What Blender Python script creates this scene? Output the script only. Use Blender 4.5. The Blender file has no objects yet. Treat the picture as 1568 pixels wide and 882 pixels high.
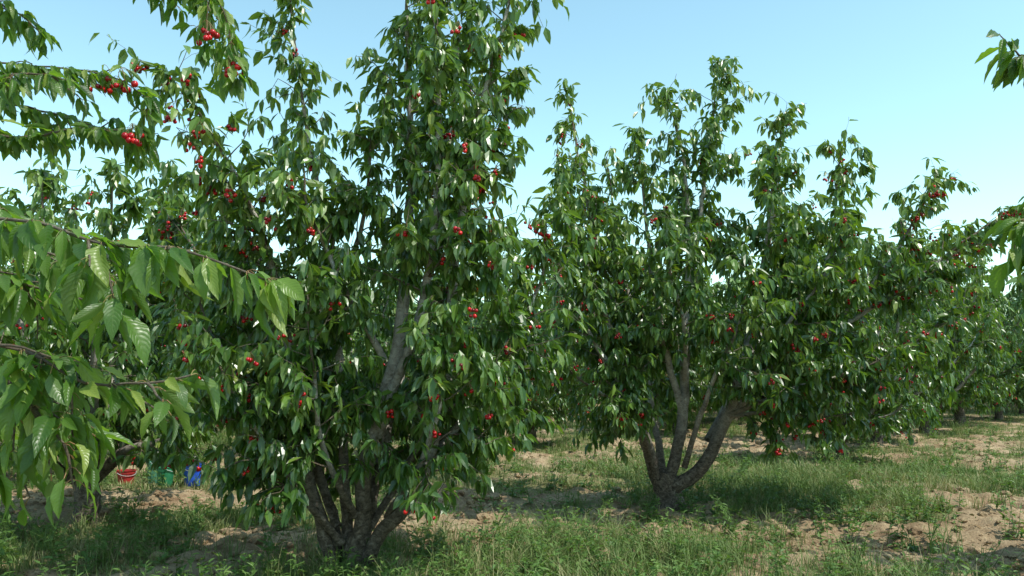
import bpy, math, numpy as np
from mathutils import Vector
rng = np.random.default_rng(7)
scene = bpy.context.scene

# ------------------------------------------------------------------ noise
_lat = np.random.default_rng(99).random((256,256))
def vnoise(x,y,s,o=0.0):
    x=np.asarray(x,float)/s+o*13.7+1000; y=np.asarray(y,float)/s+o*7.3+1000
    xi=np.floor(x).astype(int); yi=np.floor(y).astype(int)
    fx=x-xi; fy=y-yi; fx=fx*fx*(3-2*fx); fy=fy*fy*(3-2*fy)
    a=_lat[xi%256,yi%256]; b=_lat[(xi+1)%256,yi%256]; c=_lat[xi%256,(yi+1)%256]; d=_lat[(xi+1)%256,(yi+1)%256]
    return (a*(1-fx)+b*fx)*(1-fy)+(c*(1-fx)+d*fx)*fy
def gb(x,y,cx,cy,rx,ry):
    return np.exp(-(((x-cx)/rx)**2+((y-cy)/ry)**2))
def grass_mask(x,y):
    g=.5*vnoise(x,y,1.3,1)+.35*vnoise(x,y,.5,2)+.25*vnoise(x,y,.18,3)
    g=(g-.55)*1.6+.475
    g+=.28*gb(x,y,.9,6.9,1.2,.7)
    g+=.28*gb(x,y,3.9,11.3,2.2,1.8)
    g+=.20*gb(x,y,7.5,12.5,2.4,2.0)
    g+=.12*gb(x,y,1.5,8.4,1.4,.7)
    g-=.20*gb(x,y,4.6,8.0,2.0,.7)
    g-=.14*gb(x,y,3.4,6.6,1.4,.6)
    g-=.24*gb(x,y,-.2,9.5,1.3,1.4)
    g-=.20*gb(x,y,-2.4,7.4,2.0,1.0)
    g-=.18*gb(x,y,9.5,17,3.4,1.2)
    g+=.18*gb(x,y,-5.5,11.8,2.5,1.4)
    g+=.08*np.clip((y-11)/6,0,1)
    return g
def ground_h(x,y):
    m=np.clip((grass_mask(x,y)-.42)/.12,0,1)
    near=np.clip((30-np.hypot(x,y))/10,0,1)
    h=.10*(vnoise(x,y,3.5,5)-.5)
    h+=near*(.09*(vnoise(x,y,.6,6)-.5)+(1-.6*m)*(.12*(vnoise(x,y,.22,7)-.5)+.06*(vnoise(x,y,.09,8)-.5)))
    h+=.06*gb(x,y,-1.25,6.3,.5,.5)+.08*gb(x,y,1.8,9.5,.7,.7)
    return h

# ------------------------------------------------------------------ mesh builder
class MB:
    def __init__(s): s.v=[];s.a=[];s.n=0;s.f=[]
    def add(s,V,A,F,mat,smooth=True):
        V=np.asarray(V,np.float32).reshape(-1,3)
        s.v.append(V); s.a.append(np.asarray(A,np.float32).reshape(-1,3))
        F=np.asarray(F,np.int64)
        s.f.append((F+s.n,mat,smooth)); s.n+=len(V)
    def addf(s,Fs,base,mat,smooth=True):
        s.f.append((np.asarray(Fs,np.int64)+base,mat,smooth))
    def mesh(s,name,mats):
        me=bpy.data.meshes.new(name)
        V=np.concatenate(s.v); A=np.concatenate(s.a)
        me.vertices.add(len(V)); me.vertices.foreach_set('co',V.ravel())
        L=np.concatenate([f.ravel() for f,_,_ in s.f])
        tot=np.concatenate([np.full(len(f),f.shape[1]) for f,_,_ in s.f])
        mi=np.concatenate([np.full(len(f),m) for f,m,_ in s.f])
        sm=np.concatenate([np.full(len(f),q) for f,_,q in s.f])
        st=np.concatenate([[0],np.cumsum(tot)[:-1]])
        me.loops.add(len(L)); me.loops.foreach_set('vertex_index',L.astype(np.int32))
        me.polygons.add(len(tot)); me.polygons.foreach_set('loop_start',st.astype(np.int32))
        try: me.polygons.foreach_set('loop_total',tot.astype(np.int32))
        except Exception: pass
        me.polygons.foreach_set('material_index',mi.astype(np.int32))
        me.polygons.foreach_set('use_smooth',sm.astype(bool))
        at=me.attributes.new('ld','FLOAT_VECTOR','POINT'); at.data.foreach_set('vector',A.ravel())
        for m in mats: me.materials.append(m)
        me.update(calc_edges=True); me.validate()
        return me
def nrm(v): return v/np.maximum(np.linalg.norm(v,axis=-1,keepdims=True),1e-9)

def smooth_line(P,step=.12,wob=0.0,r=rng):
    P=np.asarray(P,float); Q=np.vstack([2*P[0]-P[1],P,2*P[-1]-P[-2]]); out=[]
    for i in range(1,len(Q)-2):
        n=max(2,int(np.linalg.norm(Q[i+1]-Q[i])/step))
        for k in range(n):
            t=k/n
            out.append(.5*((2*Q[i])+(-Q[i-1]+Q[i+1])*t+(2*Q[i-1]-5*Q[i]+4*Q[i+1]-Q[i+2])*t*t+(-Q[i-1]+3*Q[i]-3*Q[i+1]+Q[i+2])*t**3))
    out.append(P[-1]); out=np.array(out)
    if wob:
        w=r.normal(0,wob,out.shape); w[0]=0; w=(w+np.roll(w,1,0))/2; w[0]=0; out+=w
    return out
def tube(mb,P,R,sides,mat,val=0.0,lump=0.0):
    P=np.asarray(P,float); n=len(P); R=np.broadcast_to(R,(n,)).astype(float)
    T=np.gradient(P,axis=0); T=nrm(T)
    ref=np.array([.31,.93,.2]) if abs(T[:,2]).mean()>.5 else np.array([.1,.15,1.])
    U=nrm(np.cross(T,ref)); W=np.cross(T,U)
    a=np.linspace(0,2*np.pi,sides,endpoint=False)
    RR=R[:,None]*np.ones(sides)[None]
    if lump: RR=RR*(1+lump*(np.random.default_rng(int(abs(P[0,0])*1000)).random((n,sides))-.5))
    V=P[:,None]+RR[...,None]*(np.cos(a)[None,:,None]*U[:,None]+np.sin(a)[None,:,None]*W[:,None])
    i=np.arange(n-1)[:,None]*sides; j=np.arange(sides)[None]; k=(j+1)%sides
    F=np.stack([i+j,i+k,i+sides+k,i+sides+j],-1).reshape(-1,4)
    A=np.zeros((n*sides,3)); A[:,0]=np.repeat(R,sides); A[:,2]=val
    mb.add(V,A,F,mat)

def leaves(mb,P,D,N,L,W,rnd,mat,hero=False,fold=.35,curv=None,r=rng):
    n=len(P)
    if n==0: return
    if hero:
        ts=np.array([0,.08,.18,.28,.38,.48,.58,.68,.78,.87,.94,1.]); wp=np.array([.03,.42,.76,.95,1.,.97,.88,.74,.55,.34,.16,.01])
        S=np.array([-1,-.5,0,.5,1.])
    else:
        ts=np.array([0,.32,.70,1.]); wp=np.array([.06,1.,.72,.02]); S=np.array([-1,0,1.])
    D=nrm(D); N=nrm(N-(N*D).sum(-1,keepdims=True)*D); B=np.cross(D,N)
    if curv is None: curv=r.uniform(-.02,.55,n)
    fo=fold*r.uniform(.3,1.8,n)
    tw=r.normal(0,.45 if hero else .35,n)
    T=ts[None,:,None]; SS=S[None,None,:]
    w=wp[None,:,None]*W[:,None,None]*.5
    if hero:
        und=.14*np.sin(ts[None,:,None]*20+r.uniform(0,6,n)[:,None,None]+SS*1.5)*np.abs(SS)
        ser=1+.05*np.where(np.arange(len(ts))%2==0,1,-1)[None,:,None]*(np.abs(SS)>.9)
    else: und=0; ser=1
    lat=SS*w*ser*np.cos(fo)[:,None,None]
    hgt=np.abs(SS)**.85*w*(np.sin(fo)[:,None,None]+und)-curv[:,None,None]*T**1.8*L[:,None,None]+SS*w*tw[:,None,None]*T
    sb=r.normal(0,.10,n)[:,None,None]*T**2*L[:,None,None] if hero else 0
    lon=T*L[:,None,None]*(1-.25*np.clip(curv,0,1)[:,None,None]*T)+0*SS
    V=P[:,None,None]+lon[...,None]*D[:,None,None]+(lat+sb)[...,None]*B[:,None,None]+hgt[...,None]*N[:,None,None]
    m=len(ts);c=len(S)
    A=np.zeros((n,m,c,3)); A[...,0]=S[None,None,:]; A[...,1]=ts[None,:,None]; A[...,2]=rnd[:,None,None]
    base=(np.arange(n)*m*c)[:,None,None]; ii=(np.arange(m-1)*c)[None,:,None]; jj=np.arange(c-1)[None,None]
    q=base+ii+jj
    F=np.stack([q,q+1,q+c+1,q+c],-1).reshape(-1,4)
    mb.add(V,A,F,mat,True if hero else False)

_ico=None
def ico():
    global _ico
    if _ico is None:
        import bmesh
        bm=bmesh.new(); bmesh.ops.create_icosphere(bm,subdivisions=2,radius=1)
        V=np.array([v.co[:] for v in bm.verts]); F=np.array([[v.index for v in f.verts] for f in bm.faces]); bm.free(); _ico=(V,F)
    return _ico
def balls(mb,P,R,mat,rnd,squash=None,jit=0,r=rng,smooth=True):
    V,F=ico(); n=len(P)
    VV=V[None]*R[:,None,None]
    if jit: VV=VV*(1+r.uniform(-jit,jit,(n,len(V),1)))
    if squash is not None: VV=VV*squash[:,None,:]
    VV=VV+P[:,None]
    A=np.zeros((n,len(V),3)); A[...,2]=rnd[:,None]
    mb.add(VV,A,(F[None]+(np.arange(n)*len(V))[:,None,None]).reshape(-1,3),mat,smooth)

# ------------------------------------------------------------------ materials
def newmat(name):
    m=bpy.data.materials.new(name); m.use_nodes=True; nt=m.node_tree
    for n in list(nt.nodes): nt.nodes.remove(n)
    out=nt.nodes.new('ShaderNodeOutputMaterial'); return m,nt,out
def ramp(nt,fac,stops):
    r=nt.nodes.new('ShaderNodeValToRGB'); e=r.color_ramp.elements
    while len(e)<len(stops): e.new(.5)
    for el,(p,c) in zip(e,stops): el.position=p; el.color=(*c,1)
    nt.links.new(fac,r.inputs[0]); return r.outputs[0]
def mix(nt,f,a,b,mode='MIX'):
    m=nt.nodes.new('ShaderNodeMix'); m.data_type='RGBA'; m.blend_type=mode
    for s,v in ((m.inputs[0],f),(m.inputs[6],a),(m.inputs[7],b)):
        if hasattr(v,'links'): nt.links.new(v,s)
        else: s.default_value=v if not isinstance(v,tuple) else (*v,1)
    return m.outputs[2]
def math_(nt,op,a,b=None,c=None,clamp=False):
    m=nt.nodes.new('ShaderNodeMath'); m.operation=op; m.use_clamp=clamp
    for i,v in enumerate((a,b,c)):
        if v is None: continue
        if hasattr(v,'links'): nt.links.new(v,m.inputs[i])
        else: m.inputs[i].default_value=v
    return m.outputs[0]
def attr(nt):
    a=nt.nodes.new('ShaderNodeAttribute'); a.attribute_name='ld'
    s=nt.nodes.new('ShaderNodeSeparateXYZ'); nt.links.new(a.outputs['Vector'],s.inputs[0]); return s.outputs
def leafmat(name,stops,trans,rough=.4,tf=.3,veins=False,spec=.5):
    m,nt,out=newmat(name); u,v,rn=attr(nt)
    col=ramp(nt,rn,stops)
    au=math_(nt,'ABSOLUTE',u)
    rib=math_(nt,'LESS_THAN',au,.06 if veins else .10)
    if veins:
        k=math_(nt,'SUBTRACT',math_(nt,'MULTIPLY',v,10.0),math_(nt,'MULTIPLY',math_(nt,'POWER',au,1.3),2.4))
        fr=math_(nt,'FRACT',k); tri=math_(nt,'ABSOLUTE',math_(nt,'SUBTRACT',fr,.5))
        vn=math_(nt,'MULTIPLY_ADD',tri,-10.0,1.0,True)
        vein=math_(nt,'MAXIMUM',math_(nt,'MULTIPLY',vn,.45),rib)
        col=mix(nt,math_(nt,'MULTIPLY',vein,.28),col,(.17,.27,.07))
    else: col=mix(nt,math_(nt,'MULTIPLY',rib,.3),col,(.15,.22,.06))
    geo=nt.nodes.new('ShaderNodeNewGeometry')
    col=mix(nt,math_(nt,'MULTIPLY',geo.outputs['Backfacing'],.35),col,(.17,.23,.09))
    b=nt.nodes.new('ShaderNodeBsdfPrincipled'); nt.links.new(col,b.inputs['Base Color'])
    b.inputs['Roughness'].default_value=rough; b.inputs['Specular IOR Level'].default_value=spec
    if veins:
        bp=nt.nodes.new('ShaderNodeBump'); bp.inputs['Strength'].default_value=.45; bp.inputs['Distance'].default_value=.0015
        sw=math_(nt,'SUBTRACT',math_(nt,'MULTIPLY',tri,1.0),vein)
        nt.links.new(sw,bp.inputs['Height']); nt.links.new(bp.outputs[0],b.inputs['Normal'])
    if tf<=0:
        nt.links.new(b.outputs[0],out.inputs[0]); return m
    t=nt.nodes.new('ShaderNodeBsdfTranslucent')
    tc=mix(nt,rn,trans,(trans[0]*1.6,trans[1]*1.2,trans[2]))
    if veins: tc=mix(nt,math_(nt,'MULTIPLY',vein,.4),tc,(.10,.18,.03))
    nt.links.new(tc,t.inputs[0])
    mx=nt.nodes.new('ShaderNodeMixShader'); mx.inputs[0].default_value=tf
    nt.links.new(b.outputs[0],mx.inputs[1]); nt.links.new(t.outputs[0],mx.inputs[2]); nt.links.new(mx.outputs[0],out.inputs[0])
    return m
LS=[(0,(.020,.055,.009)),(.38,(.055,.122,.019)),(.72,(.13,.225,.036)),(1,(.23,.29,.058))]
M_leaf=leafmat('cherry_leaf',LS,(.17,.36,.018),.34,.26,spec=.7)
M_far=leafmat('cherry_leaf_far',[(0,(.04,.095,.017)),(.45,(.09,.175,.033)),(.8,(.14,.23,.05)),(1,(.20,.26,.065))],(0,0,0),.45,0)
M_hero=leafmat('cherry_leaf_veined',LS,(.20,.46,.025),.36,.38,True)
M_weed=leafmat('weed_leaf',[(0,(.05,.11,.02)),(.6,(.10,.19,.038)),(1,(.17,.25,.065))],(.14,.3,.03),.55,.3)
M_grass=leafmat('grass_blade',[(0,(.07,.135,.027)),(.4,(.13,.20,.05)),(.6,(.21,.25,.085)),(.77,(.36,.31,.155)),(1,(.52,.44,.26))],(.14,.24,.05),.6,.22,spec=.25)
M_litter=leafmat('dry_leaf',[(0,(.13,.08,.04)),(.6,(.26,.17,.09)),(1,(.40,.30,.18))],(.2,.13,.05),.8,.1,spec=.2)

def barkmat():
    m,nt,out=newmat('cherry_bark'); rad,_,v=attr(nt)
    tc=nt.nodes.new('ShaderNodeTexCoord')
    mp=nt.nodes.new('ShaderNodeMapping'); mp.inputs['Scale'].default_value=(13,13,17); nt.links.new(tc.outputs['Object'],mp.inputs[0])
    n1=nt.nodes.new('ShaderNodeTexNoise'); n1.inputs['Scale'].default_value=1.6; n1.inputs['Detail'].default_value=9; n1.inputs['Roughness'].default_value=.72; n1.inputs['Distortion'].default_value=.8; nt.links.new(mp.outputs[0],n1.inputs[0])
    n2=nt.nodes.new('ShaderNodeTexNoise'); n2.inputs['Scale'].default_value=4; n2.inputs['Detail'].default_value=5; nt.links.new(tc.outputs['Object'],n2.inputs[0])
    old=ramp(nt,n1.outputs[0],[(.34,(.030,.023,.018)),(.5,(.11,.085,.066)),(.68,(.27,.225,.185))])
    yng=ramp(nt,n1.outputs[0],[(.3,(.22,.19,.16)),(.5,(.46,.42,.37)),(.7,(.62,.58,.52))])
    sx=nt.nodes.new('ShaderNodeSeparateXYZ'); nt.links.new(tc.outputs['Object'],sx.inputs[0])
    f=math_(nt,'MULTIPLY_ADD',sx.outputs[2],1.2,-.65,True)
    f=math_(nt,'MULTIPLY',f,math_(nt,'MULTIPLY_ADD',n2.outputs[0],3.5,-.9,True))
    col=mix(nt,f,old,yng)
    tw=math_(nt,'LESS_THAN',rad,.014)
    col=mix(nt,math_(nt,'MULTIPLY',tw,.8),col,(.11,.08,.05))
    b=nt.nodes.new('ShaderNodeBsdfPrincipled'); nt.links.new(col,b.inputs['Base Color']); b.inputs['Roughness'].default_value=.8
    b.inputs['Specular IOR Level'].default_value=.25
    bp=nt.nodes.new('ShaderNodeBump'); bp.inputs['Strength'].default_value=1.0; bp.inputs['Distance'].default_value=.022
    nt.links.new(n1.outputs[0],bp.inputs['Height']); nt.links.new(bp.outputs[0],b.inputs['Normal'])
    nt.links.new(b.outputs[0],out.inputs[0]); return m
M_bark=barkmat()
def cherrymat():
    m,nt,out=newmat('cherry_fruit'); _,_,v=attr(nt)
    col=ramp(nt,v,[(0,(.12,.002,.006)),(.5,(.40,.004,.010)),(1,(.68,.015,.015))])
    b=nt.nodes.new('ShaderNodeBsdfPrincipled'); nt.links.new(col,b.inputs['Base Color']); b.inputs['Roughness'].default_value=.2
    nt.links.new(b.outputs[0],out.inputs[0]); return m
M_cherry=cherrymat()
def stemmat():
    m,nt,out=newmat('leaf_stalk'); n=nt.nodes.new('ShaderNodeTexNoise'); n.inputs['Scale'].default_value=40
    col=ramp(nt,n.outputs[0],[(.3,(.14,.17,.04)),(.7,(.26,.13,.06))])
    b=nt.nodes.new('ShaderNodeBsdfPrincipled'); nt.links.new(col,b.inputs['Base Color']); b.inputs['Roughness'].default_value=.5
    nt.links.new(b.outputs[0],out.inputs[0]); return m
M_stem=stemmat()
TM=[M_bark,M_leaf,M_cherry,M_stem,M_hero,M_far]

def groundmat():
    m,nt,out=newmat('orchard_soil'); _,_,g=attr(nt)
    tc=nt.nodes.new('ShaderNodeTexCoord')
    def noise(s,d=6,r=.6):
        n=nt.nodes.new('ShaderNodeTexNoise'); n.inputs['Scale'].default_value=s; n.inputs['Detail'].default_value=d; n.inputs['Roughness'].default_value=r
        nt.links.new(tc.outputs['Object'],n.inputs[0]); return n.outputs[0]
    a=noise(1.1); bn=noise(7,9,.72); c=noise(45,5,.7)
    dirt=ramp(nt,bn,[(.32,(.12,.072,.042)),(.47,(.27,.18,.105)),(.64,(.45,.33,.20))])
    dirt=mix(nt,math_(nt,'MULTIPLY_ADD',a,3.2,-1.3,True),dirt,(.50,.385,.245))
    dirt=mix(nt,math_(nt,'MULTIPLY_ADD',c,-3.2,1.65,True),dirt,(.15,.09,.052))
    gr=ramp(nt,bn,[(.3,(.07,.09,.03)),(.5,(.15,.16,.06)),(.7,(.30,.25,.13))])
    f=math_(nt,'ADD',g,math_(nt,'MULTIPLY_ADD',c,.25,-.125))
    f=math_(nt,'MULTIPLY_ADD',f,6.0,-2.7,True)
    col=mix(nt,math_(nt,'MULTIPLY',f,.8),dirt,gr)
    b=nt.nodes.new('ShaderNodeBsdfPrincipled'); nt.links.new(col,b.inputs['Base Color']); b.inputs['Roughness'].default_value=.95
    b.inputs['Specular IOR Level'].default_value=.1
    bp=nt.nodes.new('ShaderNodeBump'); bp.inputs['Strength'].default_value=1.0; bp.inputs['Distance'].default_value=.045
    nt.links.new(math_(nt,'ADD',bn,math_(nt,'MULTIPLY',c,.5)),bp.inputs['Height']); nt.links.new(bp.outputs[0],b.inputs['Normal'])
    nt.links.new(b.outputs[0],out.inputs[0]); return m
M_ground=groundmat()

def add_obj(name,me,loc=(0,0,0),rot=0,sc=1,parent=None):
    o=bpy.data.objects.new(name,me); scene.collection.objects.link(o)
    o.location=loc; o.rotation_euler=(0,0,rot); o.scale=(sc,sc,sc)
    if parent: o.parent=parent
    return o

# ------------------------------------------------------------------ tree growing
class Tree:
    def __init__(s,seed,axis,minz=.7,leaf=.13,rs=1.,lmat=1,bare=None):
        s.r=np.random.default_rng(seed); s.mb=MB(); s.axis=np.array(axis,float); s.minz=minz; s.leaf=leaf; s.rs=rs; s.lmat=lmat
        s.np=[];s.nt=[];s.hn=[]; s.bare=bare or (lambda p:False)
    def limb(s,P,r0,r1,lat=(.35,.9),start=.15,every=.08,sides=9,dens=1.15,sub=True,twigs=True):
        r=s.r; Q=smooth_line(P,.10,.010,r); n=len(Q)
        tt=np.linspace(0,1,n); R=r0*s.rs*(1-tt)**1.0+r1
        tube(s.mb,Q,R,sides,0,lump=.22)
        tube(s.mb,np.array([Q[-1],Q[-1]+(Q[-1]-Q[-2])*.6]),[R[-1],.002],5,0)
        seg=np.linalg.norm(np.diff(Q,axis=0),axis=1); cum=np.concatenate([[0],np.cumsum(seg)]); tot=cum[-1]
        d=tot*start
        while d<tot:
            i=min(np.searchsorted(cum,d),n-1); p=Q[i]; t=d/tot
            if p[2]>.62 and not s.bare(p):
                T=nrm(Q[min(i+1,n-1)]-Q[max(i-1,0)])
                out=p-s.axis; out[2]=0; od=np.linalg.norm(out); out=out/max(od,.15)
                az=r.uniform(0,2*np.pi); h=np.array([math.cos(az),math.sin(az),0])+out*.5
                dirv=nrm(h*1.0+T*r.uniform(.2,.8)+np.array([0,0,r.uniform(-.2,.4)]))
                ln=r.uniform(*lat)*(1.0-.68*t**1.35)
                s.lateral(p,dirv,ln,min(R[i]*.4,.009),dens,sub,twigs)
            d+=every*r.uniform(.6,1.4)
        ii=np.arange(n)[(tt>.35)]
        for i in ii:
            for q_ in range(2 if tt[i]>.55 else 1):
                s.np.append(Q[i]); s.nt.append(nrm(Q[min(i+1,n-1)]-Q[i-1]))
        for k in range(4): s.np.append(Q[-1]); s.nt.append(nrm(Q[-1]-Q[-2]))
        return Q
    def lateral(s,p,d,ln,rad,dens,sub,twigs):
        r=s.r; n=max(3,int(ln/.075)); pts=[p]; low=np.clip((2.2-p[2])/1.4,0,1)
        for i in range(n):
            d=nrm(d+r.normal(0,.13,3)+np.array([0,0,.03-.20*low*(i/n+.2)-.02*i*.5]))
            q=pts[-1]+d*ln/n
            if q[2]<s.minz or s.bare(q): break
            pts.append(q)
            if i>0:
                s.np.append(q); s.nt.append(d)
                if r.random()<.5*dens: s.np.append(q-d*.03); s.nt.append(d)
            if sub and i>=1 and r.random()<.62*dens:
                dd=nrm(d*.5+nrm(r.normal(0,1,3))*.8+np.array([0,0,.05])); l2=r.uniform(.12,.32); m=max(2,int(l2/.065)); pp=[q]
                for k in range(m):
                    dd=nrm(dd+r.normal(0,.12,3)+np.array([0,0,-.09])); w=pp[-1]+dd*l2/m
                    if w[2]<s.minz or s.bare(w): break
                    pp.append(w); s.np.append(w); s.nt.append(dd)
                if len(pp)>1 and twigs: tube(s.mb,pp,np.linspace(rad*.45,.0018,len(pp)),3,0)
        if len(pts)>1: tube(s.mb,pts,np.linspace(max(rad,.004),.0022,len(pts)),5 if twigs else 3,0)
    def foliage(s,per=3.0,clusters=80,keep=None):
        r=s.r; P=np.array(s.np); T=np.array(s.nt)
        k=np.array([not s.bare(p) for p in P]); P=P[k];T=T[k]
        if keep is not None: k=keep(P); P=P[k];T=T[k]
        s.P=P
        cnt=r.poisson(per*r.gamma(1.5,1/1.5,len(P))); idx=np.repeat(np.arange(len(P)),cnt); n=len(idx)
        az=r.uniform(0,2*np.pi,n); out=np.stack([np.cos(az),np.sin(az),np.zeros(n)],1)
        D=out*r.uniform(.3,1.,n)[:,None]+T[idx]*.3+np.array([0,0,-1.])*r.uniform(.05,1.7,n)[:,None]
        B=P[idx]+(out*.6+T[idx]*.4)*r.uniform(.005,.05,n)[:,None]+r.normal(0,.010,(n,3))
        N=np.array([0,0,1.])+out*.7+r.normal(0,.4,(n,3))
        L=s.leaf*r.uniform(.6,1.2,n); W=L*r.uniform(.32,.46,n)
        clump=vnoise(P[idx,0]+P[idx,2]*.7,P[idx,1]+P[idx,2],.35,11)
        rnd=np.clip(.12+.55*r.random(n)+.5*(clump-.5)+.12*(P[idx,2]-2)/2+(r.random(n)<.06)*.4,0,1)  # random tone, plus lighter yellower colour with height standing in for sunlit tops
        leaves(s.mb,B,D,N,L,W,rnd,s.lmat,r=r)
        if clusters:
            C=P[:,:2]-s.axis[:2]; wgt=np.linalg.norm(C,axis=1)**2+.05
            c=r.choice(len(P),min(clusters,len(P)),replace=False,p=wgt/wgt.sum()); s.cherries(P[c])
    def snap(s,C,hero=False):
        Q=np.array(s.hn) if hero else s.P
        return np.array([Q[np.argmin(((Q-np.array(c))**2).sum(1))] for c in C])
    def cherries(s,C,size=.0140,nmax=7,nmin=2):
        r=s.r; PP=[];
        for c in C:
            for k in range(r.integers(nmin,nmax+1)):
                e=c+np.array([r.normal(0,.022),r.normal(0,.022),-r.uniform(.03,.08)])
                mid=(c+e)/2+np.array([r.normal(0,.006),r.normal(0,.006),.012])
                tube(s.mb,[c,mid,e],.0011,3,3); PP.append(e-np.array([0,0,size*.85]))
        PP=np.array(PP); n=len(PP)
        balls(s.mb,PP,size*r.uniform(.85,1.15,n),2,np.clip(r.normal(.5,.28,n),0,1))
    def hero_branch(s,P,r0,every=.03,per=1.6,leaf=.125,start=.0,side_tw=True,matl=4,tipup=False):
        """closely modelled branch, leaves with petioles hanging off it"""
        r=s.r; Q=smooth_line(P,.035,.0025,r); n=len(Q); tt=np.linspace(0,1,n)
        tube(s.mb,Q,r0*(1-tt)**.9+.0020,8,0,lump=.12)
        nodes=[];tans=[]
        seg=np.linalg.norm(np.diff(Q,axis=0),axis=1); cum=np.concatenate([[0],np.cumsum(seg)]); d=cum[-1]*start
        while d<cum[-1]:
            i=min(np.searchsorted(cum,d),n-1); T=nrm(Q[min(i+1,n-1)]-Q[max(i-1,0)])
            nodes.append(Q[i]);tans.append(T)
            if side_tw and r.random()<.18:
                dd=nrm(T*.7+nrm(r.normal(0,1,3))*.7+np.array([0,0,-.1])); pp=[Q[i]]; l2=r.uniform(.06,.16)
                for k in range(4):
                    dd=nrm(dd+r.normal(0,.12,3)+np.array([0,0,-.06])); pp.append(pp[-1]+dd*l2/4); nodes.append(pp[-1]); tans.append(dd)
                tube(s.mb,pp,np.linspace(.0032,.0016,5),5,0)
            d+=every*r.uniform(.6,1.4)
        for k in range(2): nodes.append(Q[-1]);tans.append(T)
        s.hn+=nodes
        P0=np.array(nodes);T0=np.array(tans); cnt=np.maximum(r.poisson(per,len(P0)),0); idx=np.repeat(np.arange(len(P0)),cnt); m=len(idx)
        az=r.uniform(0,2*np.pi,m); out=np.stack([np.cos(az),np.sin(az),np.zeros(m)],1)
        out=nrm(out-(out*T0[idx]).sum(1,keepdims=True)*T0[idx]*.7)
        pet=r.uniform(.015,.03,m)
        B=P0[idx]+nrm(out*.7+T0[idx]*.5+np.array([0,0,-.1]))*pet[:,None]
        D=out*r.uniform(.3,1.0,m)[:,None]+T0[idx]*r.uniform(.1,.6,m)[:,None]+np.array([0,0,-1.])*r.uniform(.2,1.2,m)[:,None]
        N=np.array([0,0,.9])+out*.8+r.normal(0,.55,(m,3))
        L=leaf*r.uniform(.55,1.12,m); W=L*r.uniform(.32,.45,m)
        rnd=np.clip(r.normal(.50,.28,m),0,1)
        leaves(s.mb,B,D,N,L,W,rnd,matl,hero=True,fold=.6,r=r)
        for a,b,l in zip(P0[idx],B,D): tube(s.mb,[a,(a+b)/2+np.array([0,0,.004]),b],.0011,3,3)
        return Q
    def make(s,name):
        return s.mb.mesh(name,TM)

def ght(x,y): return float(ground_h(np.array([x]),np.array([y]))[0])

# ---- main cherry tree (inner wood left bare of leaves near the fork)
def bare1(p):
    x,y,z=p
    if z<.86 and abs(x+1.1)<.36 and y<6.5: return True
    if abs(x+.89)<.12 and 1.45<z<2.2 and y<6.35: return True
    if x<-2.2 and z<1.0: return True
    if z<.82 and x>-.25: return True
    return False
t=Tree(11,(-1.05,6.35,0),minz=.64,leaf=.134,rs=.78,bare=bare1)
Q=smooth_line([(-1.22,6.3,-.15),(-1.22,6.3,.05),(-1.2,6.3,.22),(-1.18,6.32,.36)],.05)
tube(t.mb,Q,np.linspace(.13,.08,len(Q)),14,0,lump=.25)
t.limb([(-1.28,6.28,-.1),(-1.42,6.22,.35),(-1.57,6.2,.94),(-1.72,6.1,1.85),(-1.84,6.0,2.44),(-1.97,5.8,2.88),(-2.14,5.4,3.33),(-2.36,5.2,3.62)],.065,.006,lat=(.4,.75))
t.limb([(-1.3,6.34,.0),(-1.5,6.5,.7),(-1.9,6.65,1.4),(-2.45,6.8,2.25),(-3.0,7.0,2.95)],.05,.006,lat=(.4,.85))
t.limb([(-1.24,6.35,.0),(-1.34,6.4,1.0),(-1.45,6.4,2.3),(-1.62,6.3,3.3),(-1.74,6.2,4.1),(-1.78,6.1,4.6)],.055,.006,lat=(.35,.55))
t.limb([(-1.2,6.3,.0),(-1.12,6.28,.9),(-.93,6.22,1.6),(-.86,6.22,2.1),(-.82,6.3,3),(-.85,6.3,4),(-.88,6.3,5.1)],.085,.007,lat=(.4,.8))
t.limb([(-1.14,6.3,.1),(-.98,6.2,.40),(-.72,6.1,.72),(-.5,6.1,1.5),(-.42,6.0,2.6),(-.25,6.0,3.6),(.0,6.0,4.6),(.08,6,5.2)],.062,.007,lat=(.4,.75))
t.limb([(-1.2,6.4,.1),(-1.0,6.9,1.4),(-.75,7.2,2.5),(-.6,7.3,3.6),(-.5,7.3,4.8)],.055,.007,lat=(.4,.9))
t.limb([(-.75,6.12,.7),(-.35,6.3,1.3),(.05,6.5,1.9),(.25,6.6,2.4),(.28,6.6,2.8)],.04,.006,lat=(.4,.7))
t.limb([(-1.3,6.25,.3),(-1.65,5.85,.9),(-1.95,5.65,1.45),(-2.1,5.55,1.8)],.035,.006,lat=(.35,.65))
t.limb([(-1.05,6.28,1.1),(-.68,6.0,2.1),(-.55,5.9,3.2),(-.58,5.9,4.2),(-.55,5.9,5.0)],.045,.006,lat=(.4,.8))
t.limb([(-1.45,6.4,2.0),(-1.2,6.2,2.7),(-1.12,6.1,3.1),(-1.1,6.1,3.5)],.03,.005,lat=(.35,.65))
t.limb([(-1.5,6.2,1.0),(-1.95,6.1,1.5),(-2.3,6.1,1.9),(-2.5,6.1,2.4)],.03,.005,lat=(.4,.8))
t.limb([(-1.2,6.25,.5),(-1.35,5.85,1.0),(-1.4,5.65,1.6),(-1.45,5.6,2.2)],.032,.005,lat=(.35,.6))
t.limb([(-.95,6.2,.5),(-.65,5.85,.95),(-.5,5.7,1.5),(-.45,5.65,2.0)],.032,.005,lat=(.3,.6))
t.limb([(-1.1,6.35,.4),(-.7,6.7,1.1),(-.35,7.0,1.7),(.0,7.2,2.2)],.035,.005,lat=(.4,.8))
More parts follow.
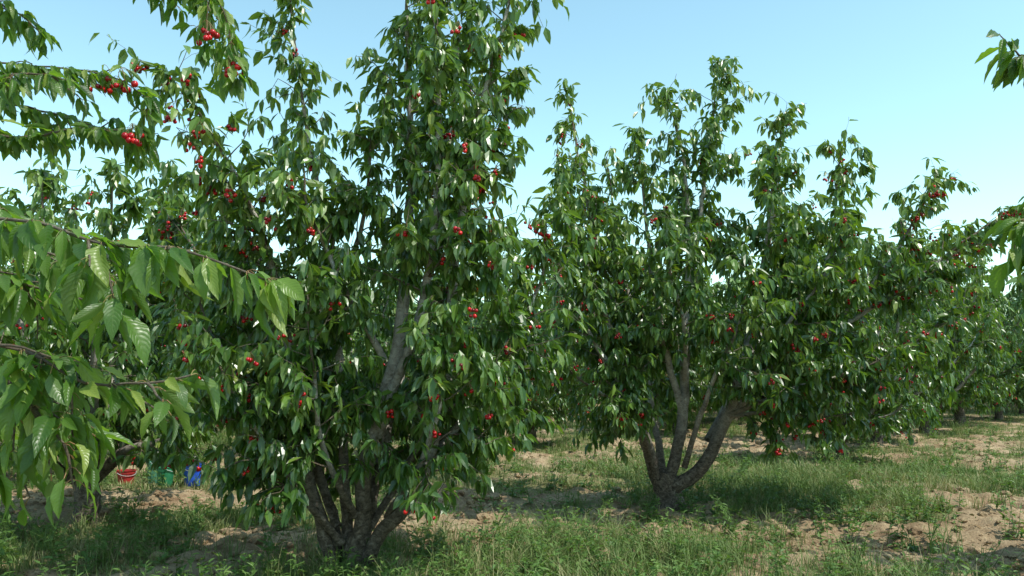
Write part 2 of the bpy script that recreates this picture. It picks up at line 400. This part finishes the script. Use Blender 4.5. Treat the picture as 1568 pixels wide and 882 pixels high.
t.limb([(-1.35,6.35,.4),(-1.75,6.75,1.0),(-2.1,7.2,1.4),(-2.5,7.5,1.8)],.035,.005,lat=(.4,.8))
t.limb([(-1.0,6.25,1.7),(-1.3,5.95,2.3),(-1.5,5.8,2.8),(-1.55,5.75,3.2)],.03,.005,lat=(.4,.7))
t.limb([(-1.9,6.6,1.4),(-2.0,6.4,2.3),(-2.2,6.3,2.9),(-2.4,6.3,3.3)],.03,.005,lat=(.35,.7))
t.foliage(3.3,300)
t.cherries(t.snap([(-2.0,5.2,3.25),(-2.23,5.0,3.28),(-2.1,5.0,3.4),(-.97,5.2,2.85),(-.28,5.3,2.2),(-.33,5.2,1.75),(-1.35,5.2,2.0),(-2.0,5.1,1.05),(-1.9,5.1,2.4),(-1.6,5.1,1.7),(-.8,5,3.6),(-.5,5,2.6),(-1.2,5,1.4),(-2.2,5,2.9),(-1.0,5,4.2)]),nmin=4)
add_obj('cherry_tree',t.make('cherry_tree'))

# ---- second cherry tree
def bare2(p):
    x,y,z=p
    if z<1.35 and abs(x-2.08)<.56-.15*max(z-.8,0) and y<9.75: return True
    if abs(x-2.06)<.11 and 1.3<z<1.8 and y<9.5: return True
    return False
t=Tree(22,(2.1,9.5,0),minz=.54,leaf=.142,rs=.76,bare=bare2)
Q=smooth_line([(1.86,9.5,-.2),(1.84,9.5,.05),(1.8,9.5,.3),(1.82,9.5,.42)],.06)
tube(t.mb,Q,np.linspace(.20,.13,len(Q)),14,0,lump=.3)
L2=[
 ([(1.74,9.5,.2),(1.6,9.5,.6),(1.5,9.4,1.1),(1.3,9.4,2),(1.0,9.4,3.2),(.8,9.4,4.2),(.7,9.4,4.9)],.075,(.45,.85)),
 ([(1.7,9.45,.3),(1.48,9.2,1.0),(.95,8.9,1.9),(.5,8.75,2.6),(.36,8.7,3.2)],.05,(.45,.85)),
 ([(1.82,9.5,.3),(2.0,9.5,.95),(2.05,9.5,1.6),(2.12,9.5,3),(2.1,9.45,4),(1.9,9.4,5.0)],.09,(.45,.9)),
 ([(2.1,9.5,2.4),(2.35,9.6,3.8),(2.6,9.6,5.45)],.045,(.4,.75)),
 ([(1.86,9.45,.25),(2.15,9.4,.45),(2.42,9.35,.9),(2.6,9.3,1.4),(2.85,9.3,2.3),(3.1,9.3,3.5),(3.25,9.3,4.65)],.10,(.45,.9)),
 ([(2.4,9.4,.9),(3.0,9.2,1.7),(3.6,9.1,2.8),(3.86,9.1,4.2)],.055,(.45,.85)),
 ([(2.65,9.3,1.3),(3.5,9.0,2.0),(4.3,8.9,2.9),(4.75,8.8,3.75)],.05,(.45,.85)),
 ([(3.5,9.0,2.0),(4.3,9,2.45),(5.0,9,2.95),(5.5,9,3.3),(6.0,9,3.5)],.03,(.4,.7)),
 ([(1.8,9.6,.3),(1.7,10.2,1.6),(1.5,10.6,3),(1.3,10.7,4.5)],.06,(.45,.9)),
 ([(2.0,9.4,.5),(2.2,8.8,1.5),(2.4,8.4,2.1),(2.5,8.3,2.8)],.04,(.4,.8)),
 ([(2.02,9.5,1.1),(1.7,9.2,2.2),(1.55,9.1,3.4),(1.48,9.1,4.4)],.05,(.45,.8)),
 ([(2.85,9.3,2.3),(2.9,8.9,3.2),(2.95,8.8,3.9)],.035,(.45,.8)),
 ([(2.5,9.3,1.1),(3.0,8.7,1.4),(3.6,8.4,1.6),(3.95,8.3,1.8)],.035,(.4,.8)),
 ([(2.3,9.5,.8),(3.0,10.2,1.7),(3.6,10.6,2.8),(3.9,10.7,3.8)],.05,(.45,.9)),
 ([(1.6,9.4,.7),(1.2,9.0,1.2),(.75,8.8,1.5),(.45,8.7,1.8)],.035,(.4,.8)),
 ([(2.9,9.2,1.5),(3.7,8.9,1.6),(4.4,8.8,1.9),(4.9,8.8,2.3)],.035,(.45,.85)),
 ([(2.0,9.3,1.5),(1.9,8.8,2.1),(1.7,8.5,2.7),(1.65,8.4,3.1)],.035,(.4,.8)),
 ([(1.5,9.4,1.5),(1.0,9.1,2.4),(.75,9.0,3.2),(.5,8.9,3.9)],.04,(.4,.8)),
 ([(2.6,9.3,1.4),(3.0,8.7,2.1),(3.4,8.5,2.7),(3.6,8.4,3.2)],.035,(.4,.8)),
 ([(2.9,9.3,1.3),(3.2,9.6,1.2),(3.8,9.8,1.4),(4.3,9.9,1.7)],.03,(.4,.8)),
 ([(2.5,9.3,1.1),(2.85,8.9,1.15),(3.3,8.8,1.1),(3.7,8.8,1.15)],.025,(.4,.7)),
]
for P,r0,lt in L2: t.limb(P,r0,.006,lat=lt,every=.092)
t.foliage(3.15,460)
t.cherries(t.snap([(1.15,8.3,2.0),(2.5,7.8,1.5),(2.55,7.8,2.8),(4.6,8.4,3.65),(4.65,8.4,3.5),(4.55,8.3,3.2),(4.7,8.4,3.55),(2.9,8.2,.95),(2.95,8.2,.8),(3.0,8.0,2.2),(3.4,8.0,2.1),(3.8,8,1.6),(3.3,8.2,1.2),(2.2,8,3.4),(1.2,8,3)]),nmax=9,nmin=5)
add_obj('cherry_tree.001',t.make('cherry_tree_b'))

# ---- generic orchard trees (built round their own base)
def generic(seed,H,R,nl,trunk=.45,leaf=.15,per=2.8,every=.12,keep=None,minz=.50,clusters=120,lmat=1,sub=True,twigs=True):
    t=Tree(seed,(0,0,0),minz=minz,leaf=leaf,lmat=lmat); r=t.r
    Q=smooth_line([(0,0,-.15),(r.normal(0,.03),r.normal(0,.03),trunk*.5),(r.normal(0,.05),r.normal(0,.05),trunk)],.06)
    tube(t.mb,Q,np.linspace(.14,.105,len(Q)),12,0,lump=.25); top=Q[-1]
    for i in range(nl):
        az=2*np.pi*(i+r.uniform(-.3,.3))/nl; rr=R*r.uniform(.5,.85); h=H*r.uniform(.78,1.0)
        if i%3==0: rr=R*.35; 
        if i%4==1: h=H*.6; rr=R*.95
        if i%4==3: h=H*.42; rr=R*.85
        c,sn=math.cos(az),math.sin(az)
        P=[top-np.array([0,0,.1]),(c*rr*.3,sn*rr*.3,trunk+.18*h),(c*rr*.62+r.normal(0,.08),sn*rr*.62+r.normal(0,.08),.55*h),(c*rr*.88,sn*rr*.88,.8*h),(c*rr,sn*rr,h)]
        t.limb(P,.05,.006,lat=(.45,.95),every=every,sides=7,dens=1.1,sub=sub,twigs=twigs)
    t.foliage(per,clusters,keep); return t
variants=[]
for i,(H,R,n) in enumerate([(4.6,2.1,13),(4.9,2.0,13),(4.4,2.2,13)]):
    variants.append(generic(100+i,H,R,n).make('cherry_tree_v%d'%i))
fars=[]
for i,(H,R,n,mz) in enumerate([(4.6,2.3,14,.50),(5.1,2.2,14,.6),(4.3,2.5,14,.42)]):
    fars.append(generic(200+i,H,R,n,trunk=.55,leaf=.22,per=2.0,every=.16,clusters=0,lmat=5,twigs=False,minz=mz).make('cherry_tree_far%d'%i))

lt=generic(55,4.0,1.9,13,minz=.72)
add_obj('cherry_tree.002',lt.make('cherry_tree_left'),(-4.45,8.5,ght(-4.45,8.5)),.4)
place=[(-7.3,11.3,1,.92),(-6.2,15.0,0,.95),(-2.3,14.6,2,.9),(.45,17.7,0,.86),(5.9,14.6,1,.9),(8.2,18.2,2,1.12),(4.2,20.5,1,.95),(11.1,21.6,0,1.2),(-10.5,14.0,2,1.),
       (13.9,25.0,1,1.22),(5.95,5.6,0,.92)]
k=3
for x,y,v,sc in place:
    add_obj('cherry_tree.%03d'%k,variants[v],(x,y,ght(x,y)),rng.uniform(0,6.28),sc); k+=1
dist=bpy.data.objects.new('distant_orchard_trees',None); scene.collection.objects.link(dist)
c=0
step=np.array([2.6,2.8]); perp=np.array([-4.2,4.4])
org=np.array([16.6,28.0])
for row in range(0,8):
    for j in range(-15,16):
        p=org+step*j+perp*row+rng.normal(0,.4,2)
        if p[1]<19 or p[1]>66 or abs(p[0])>.72*p[1]+4: continue
        if min(math.hypot(p[0]-a[0],p[1]-a[1]) for a in place)<2.7: continue
        if p[0]>.36*p[1]+3 and p[1]<26: continue
        add_obj('orchard_tree_%d'%c,fars[int(rng.integers(3))],(p[0],p[1],0),rng.uniform(0,6.28),rng.uniform(.95,1.25),dist); c+=1
for row in range(1,3):
    for j in range(-2,12):
        p=org+step*j-perp*(row*.8)+np.array([3.0,0])+rng.normal(0,.5,2)
        if p[1]<28 or p[1]>66: continue
        add_obj('orchard_tree_%d'%c,fars[int(rng.integers(3))],(p[0],p[1],0),rng.uniform(0,6.28),rng.uniform(1.0,1.3),dist); c+=1

# ---- near tree on the left: trunk outside the frame, branches reach in
def inframe(P,ox,oy):
    X=P[:,0]+ox; Y=P[:,1]+oy
    return ~((Y>.1)&(np.abs(X)<.70*Y+.12))
nl=generic(71,4.2,1.35,7,keep=lambda P:inframe(P,-3.5,1.4),clusters=20)
o=np.array([-3.5,1.4,0])
def loc(P): return [np.array(p)-o for p in P]
nl.hero_branch(loc([(-3.4,1.4,1.0),(-2.3,1.6,1.62),(-1.5,1.6,1.90),(-1.0,1.55,1.90),(-.78,1.5,1.845),(-.62,1.5,1.83),(-.47,1.5,1.775)]),.008,start=.5,every=.018,per=1.9,leaf=.102)
nl.hero_branch(loc([(-2.0,1.7,1.7),(-1.35,1.75,1.92),(-1.05,1.75,1.87),(-.88,1.75,1.80)]),.006,start=.3,every=.02,per=1.8,leaf=.10)
nl.hero_branch(loc([(-2.0,1.8,1.7),(-1.45,1.9,1.86),(-1.15,1.9,1.80),(-.98,1.9,1.76)]),.006,start=.3,every=.022,per=1.8,leaf=.098)
nl.hero_branch(loc([(-3.4,1.4,.9),(-2.2,1.5,1.55),(-1.4,1.5,1.67),(-.97,1.5,1.65),(-.80,1.5,1.58),(-.68,1.5,1.58),(-.60,1.5,1.595)]),.007,start=.55,every=.02,per=1.4,leaf=.085)
nl.hero_branch(loc([(-1.02,1.5,1.645),(-.93,1.5,1.57),(-.86,1.48,1.51),(-.81,1.46,1.47)]),.004,every=.02,per=1.6,leaf=.095)
nl.hero_branch(loc([(-3.3,1.5,.9),(-2.0,1.9,1.5),(-1.35,1.85,1.60),(-1.10,1.8,1.55),(-1.0,1.8,1.49),(-.95,1.8,1.46)]),.007,start=.5,every=.018,per=2.0,leaf=.09)
nl.hero_branch(loc([(-1.5,1.8,1.58),(-1.15,1.7,1.52),(-1.05,1.65,1.46),(-1.0,1.6,1.44)]),.005,start=.2,every=.018,per=1.9,leaf=.09)
for P in ([(-3.5,1.5,1.5),(-2.9,2.4,2.45),(-2.2,2.9,2.76),(-1.8,3.0,2.78),(-1.55,3.0,2.74),(-1.42,3,2.66)],
          [(-2.9,2.4,2.3),(-2.2,2.9,2.5),(-1.9,3,2.50),(-1.65,3,2.54),(-1.44,3,2.52)],
          [(-2.9,2.4,2.4),(-2.2,3.1,2.68),(-1.9,3.2,2.66),(-1.7,3.2,2.60),(-1.55,3.2,2.56)],
          [(-3.5,1.5,1.8),(-2.7,2.4,3.0),(-2.0,2.9,3.42),(-1.5,3,3.32),(-1.18,3,3.08),(-1.10,3,2.88),(-1.08,3,2.76)],
          [(-2.9,2.2,2.9),(-2.3,2.9,3.1),(-1.98,3,3.02),(-1.85,3,2.92)],
          [(-2.3,2.7,3.25),(-1.95,2.9,3.24),(-1.55,3,3.18),(-1.42,3.0,3.16)],
          [(-2.0,3.1,3.3),(-1.5,3.1,3.25),(-1.25,3.1,3.1),(-1.2,3.1,2.9),(-1.16,3.1,2.78)],
          [(-2.2,2.9,2.74),(-1.95,2.8,2.66),(-1.72,2.75,2.66),(-1.6,2.75,2.64)],
          [(-2.6,2.3,2.2),(-1.9,2.4,2.2),(-1.66,2.4,2.14),(-1.58,2.4,2.1)]):
    nl.hero_branch(loc(P),.009,start=.42,every=.018,per=2.3,leaf=.092)
nl.cherries(nl.snap(loc([(-1.09,2.93,2.83),(-1.05,2.8,2.85),(-1.6,2.95,2.72),(-1.5,2.9,2.74),(-1.4,2.8,2.6)]),True),.012,9,nmin=6)
add_obj('cherry_tree.%03d'%k,nl.make('cherry_tree_near_left'),tuple(o)); k+=1
nr=generic(72,4.2,1.3,7,keep=lambda P:inframe(P,3.7,1.5),clusters=20)
o=np.array([3.7,1.5,0])
for P in ([(3.6,1.5,1.2),(2.9,1.9,2.2),(2.2,2.2,2.55),(1.75,2.3,2.56),(1.52,2.3,2.54)],
          [(3.6,1.5,1.0),(2.8,1.9,1.8),(2.2,2.2,2.1),(1.75,2.3,2.10),(1.51,2.3,2.04)]):
    nr.hero_branch(loc(P),.009,start=.5,every=.02,per=2.5,leaf=.11)
add_obj('cherry_tree.%03d'%k,nr.make('cherry_tree_near_right'),tuple(o)); k+=1

# ------------------------------------------------------------------ ground
def axis_(lo,hi,st,far,n):
    g=np.geomspace(st*1.2,far,n); 
    return np.concatenate([(lo-g)[::-1],np.arange(lo,hi,st),hi+g])
xs=axis_(-9,14,.045,700,45); ys=axis_(4.5,22,.045,900,45)
X,Y=np.meshgrid(xs,ys); Z=ground_h(X,Y); A=np.zeros((X.size,3)); A[:,2]=grass_mask(X,Y).ravel()
nx=len(xs); ny=len(ys)
i=(np.arange(ny-1)*nx)[:,None]; j=np.arange(nx-1)[None]; q=(i+j)
F=np.stack([q,q+1,q+nx+1,q+nx],-1).reshape(-1,4)
mb=MB(); mb.add(np.stack([X,Y,Z],-1),A,F,0,True); add_obj('ground',mb.mesh('ground',[M_ground]))

def sample(n,ymax=40,pw=1.0):
    y=4.5+(ymax-4.5)*rng.random(n)**(1+pw*.9); x=rng.uniform(-1,1,n)*(.72*y+1.5)+.2
    return x,y
def blades(mb,x,y,h,w,rnd,lean=.45):
    n=len(x); z=ground_h(x,y)-.005; P=np.stack([x,y,z],1)
    az=rng.uniform(0,2*np.pi,n); o=np.stack([np.cos(az),np.sin(az),np.zeros(n)],1); az2=az+np.pi/2+rng.normal(0,.4,n)
    s=np.stack([np.cos(az2),np.sin(az2),np.zeros(n)],1)*w[:,None]*.5
    ln=(rng.random(n)*lean+.08)[:,None]*h[:,None]; up=np.array([0,0,1.])*h[:,None]
    m=P+o*ln*.35+up*.55; tip=P+o*ln*1.2+up*(1-.25*rng.random(n)[:,None])
    V=np.stack([P-s,P+s,m+s*.75,m-s*.75,tip],1)
    A=np.zeros((n,5,3)); A[...,0]=.5; A[...,2]=rnd[:,None]
    b=(np.arange(n)*5)[:,None]; base=mb.n
    mb.add(V,A,b+np.array([[0,1,2,3]]),0,False); mb.addf(b+np.array([[3,2,4]]),base,0,False)
mb=MB()
x,y=sample(360000); g=grass_mask(x,y); kp=rng.random(len(x))<np.clip((g-.45)/.16,0.015,1)*np.clip(.25+1.4*vnoise(x,y,.12,51),0,1); x=x[kp];y=y[kp];g=g[kp]
tall=vnoise(x,y,.4,21); h=(.03+.14*np.clip(tall-.35,0,1)+.16*np.clip(g-.58,0,.4))*rng.uniform(.5,1.5,len(x))*(1+.8*gb(x,y,4,11.5,2,1.5))
dry=vnoise(x,y,.8,31)
blades(mb,x,y,h,rng.uniform(.004,.009,len(x))*(1+y/20),np.clip(.18+.5*rng.random(len(x))+1.0*(dry-.5)+(rng.random(len(x))<.10)*.4,0,1),.9)
tx,ty=sample(1900,24); g=grass_mask(tx,ty); kp=rng.random(len(tx))<np.clip((g-.46)/.14,0,1); tx=tx[kp];ty=ty[kp]
ex=np.concatenate([rng.normal(.8,1.1,230),rng.normal(4.3,1.0,110)]); ey=np.concatenate([rng.normal(6.9,.6,230),rng.normal(11,.8,110)]); tx=np.concatenate([tx,ex]);ty=np.concatenate([ty,ey])
n=len(tx); rep=38; x=np.repeat(tx,rep)+rng.normal(0,.06,n*rep); y=np.repeat(ty,rep)+rng.normal(0,.06,n*rep)
hh=np.repeat(rng.uniform(.12,.42,n)*rng.uniform(.7,1,n),rep)*rng.uniform(.5,1.15,n*rep); rr=np.repeat(rng.uniform(0,.72,n),rep)+rng.uniform(0,.25,n*rep)
blades(mb,x,y,hh,rng.uniform(.004,.008,n*rep),np.clip(rr,0,1),.9)
add_obj('grass',mb.mesh('grass',[M_grass]))
# broadleaf weeds
mb=MB()
wx,wy=sample(3600,24); g=grass_mask(wx,wy); kp=rng.random(len(wx))<np.clip((g-.42)/.12,0.07,1); wx=wx[kp];wy=wy[kp]
ex=np.concatenate([rng.normal(.6,1.1,130),rng.normal(2.6,1.3,110)]);ey=np.concatenate([rng.normal(6.9,.6,130),rng.normal(9.2,.8,110)]); wx=np.concatenate([wx,ex]);wy=np.concatenate([wy,ey])
wz=ground_h(wx,wy); hs=rng.uniform(.05,.38,len(wx))
PP=[];DD=[];NN=[];LL=[];RR=[]
for a,b,c_,h_ in zip(wx,wy,wz,hs):
    nn=int(8+h_*60); cr=rng.random()
    ln=rng.normal(0,.25,2)*h_
    ns=1+int(h_>.12)*2
    for s_ in range(ns):
        bx=a+rng.normal(0,.03)*(ns>1); by=b+rng.normal(0,.03)*(ns>1); lx,ly=ln+rng.normal(0,.2,2)*h_
        if h_>.1: tube(mb,[(bx,by,c_-.01),(bx+lx*.4,by+ly*.4,c_+h_*.5),(bx+lx,by+ly,c_+h_)],[.003,.0025,.0012],4,0,val=.3)
        for q_ in range(nn//ns+2):
            t_=rng.random(); az=rng.uniform(0,6.28)
            PP.append((bx+lx*t_,by+ly*t_,c_+h_*t_)); DD.append((math.cos(az),math.sin(az),rng.uniform(-.1,.9))); NN.append((0,0,1.))
            LL.append((.045+.06*(1-t_))*rng.uniform(.6,1.3)); RR.append(np.clip(cr*.7+rng.random()*.3,0,1))
LL=np.array(LL); leaves(mb,np.array(PP),np.array(DD)+.001,np.array(NN),LL,LL*rng.uniform(.25,.5,len(LL)),np.array(RR),0)
add_obj('weeds',mb.mesh('weeds',[M_weed]))
# soil clods
mb=MB(); x,y=sample(17000,22); g=grass_mask(x,y); kp=(g<.5)&(vnoise(x,y,.7,41)>.35); x=x[kp];y=y[kp]; n=len(x)
R=.009+.06*rng.random(n)**4; 
balls(mb,np.stack([x,y,ground_h(x,y)+R*.2],1),R,0,np.full(n,.1),squash=np.stack([rng.uniform(.8,1.4,n),rng.uniform(.8,1.3,n),rng.uniform(.5,.8,n)],1),jit=.22,smooth=False)
add_obj('soil_clods',mb.mesh('soil_clods',[M_ground]))
# leaf litter
mb=MB(); x,y=sample(8000,20); n=len(x); az=rng.uniform(0,6.28,n)
leaves(mb,np.stack([x,y,ground_h(x,y)+.012],1),np.stack([np.cos(az),np.sin(az),rng.uniform(-.1,.25,n)],1),np.tile([0,0,1.],(n,1))+rng.normal(0,.3,(n,3)),rng.uniform(.04,.10,n),rng.uniform(.02,.04,n),rng.random(n),0)
add_obj('leaf_litter',mb.mesh('leaf_litter',[M_litter]))

# ------------------------------------------------------------------ buckets
def plastic(name,c,alpha=0):
    m,nt,out=newmat(name); n=nt.nodes.new('ShaderNodeTexNoise'); n.inputs['Scale'].default_value=14; n.inputs['Detail'].default_value=5
    tc=nt.nodes.new('ShaderNodeTexCoord'); nt.links.new(tc.outputs['Object'],n.inputs[0])
    col=ramp(nt,n.outputs[0],[(.35,tuple(v*.65 for v in c)),(.6,c)])
    b=nt.nodes.new('ShaderNodeBsdfPrincipled'); nt.links.new(col,b.inputs['Base Color']); b.inputs['Roughness'].default_value=.42
    nt.links.new(b.outputs[0],out.inputs[0]); return m
def bucket(name,x,y,r,h,mat,rot,tilt=0):
    mb=MB(); prof=[(.001,0.004),(r*.74,0.0),(r*.76,.01),(r*.95,h*.80),(r*1.0,h*.80),(r*1.0,h*.86),(r*.965,h*.86),(r*.99,h*.97),(r*1.06,h*.97),(r*1.06,h),(r*.97,h),(r*.93,h*.8),(r*.72,.014),(.001,.016)]
    S=32; a=np.linspace(0,2*np.pi,S,endpoint=False); V=np.array([[(q[0]*math.cos(b),q[0]*math.sin(b),q[1]) for b in a] for q in prof])
    i=(np.arange(len(prof)-1)*S)[:,None]; j=np.arange(S)[None]; kk=(j+1)%S
    F=np.stack([i+j,i+kk,i+S+kk,i+S+j],-1).reshape(-1,4); mb.add(V,np.zeros((len(prof)*S,3)),F,0,False)
    th=np.linspace(0,np.pi,16); H=[(r*1.07*math.cos(b),-math.sin(b)*r*1.0,h*.9-math.sin(b)*r*.42) for b in th]; tube(mb,H,.004,6,1)
    for sgn in (-1,1): balls(mb,np.array([[sgn*r*1.04,0,h*.9]]),np.array([.014]),0,np.zeros(1))
    ob=add_obj(name,mb.mesh(name,[mat,M_wire]),(x,y,ght(x,y)),rot); ob.rotation_euler=(tilt,0,rot); return ob
M_wire=plastic('handle_wire',(.5,.5,.5))
bucket('blue_bucket',-4.40,11.2,.135,.30,plastic('blue_plastic',(.02,.10,.62)),.3)
bucket('green_bucket',-4.98,11.4,.15,.34,plastic('pale_green_plastic',(.12,.34,.22)),1.3)
bucket('green_bucket.001',-4.74,11.1,.12,.26,plastic('green_plastic',(.03,.22,.10)),2.0)
bucket('red_bucket',-5.42,11.4,.12,.24,plastic('red_plastic',(.42,.03,.03)),.8)

# ------------------------------------------------------------------ light
EL=math.radians(57); AZ=math.radians(118)
S=Vector((math.cos(EL)*math.sin(AZ),math.cos(EL)*math.cos(AZ),math.sin(EL)))
sl=bpy.data.lights.new('sun','SUN'); sl.energy=5.0; sl.angle=math.radians(.5); sl.color=(1,.97,.88)
so=bpy.data.objects.new('sun',sl); scene.collection.objects.link(so); so.rotation_euler=S.to_track_quat('Z','Y').to_euler(); so.location=(10,-5,20)
w=bpy.data.worlds.new('World'); scene.world=w; w.use_nodes=True; nt=w.node_tree
for n in list(nt.nodes): nt.nodes.remove(n)
sk=nt.nodes.new('ShaderNodeTexSky'); sk.sky_type='NISHITA'; sk.sun_disc=False; sk.sun_elevation=EL; sk.sun_rotation=AZ
sk.air_density=1.0; sk.dust_density=.5; sk.ozone_density=1.3
bg=nt.nodes.new('ShaderNodeBackground'); bg.inputs[1].default_value=.15; ow=nt.nodes.new('ShaderNodeOutputWorld')
tint=mix(nt,1.0,sk.outputs[0],(2.0,2.3,1.8),'MULTIPLY')
nt.links.new(tint,bg.inputs[0]); nt.links.new(bg.outputs[0],ow.inputs[0])
scene.view_settings.view_transform='Standard'; scene.view_settings.look='None'; scene.view_settings.exposure=0

cam=bpy.data.cameras.new('camera'); cam.lens=28; cam.sensor_width=36; cam.clip_end=2000; cam.clip_start=.05
co=bpy.data.objects.new('camera',cam); scene.collection.objects.link(co); co.location=(0,0,1.6); co.rotation_euler=(math.radians(96),0,0)
scene.camera=co
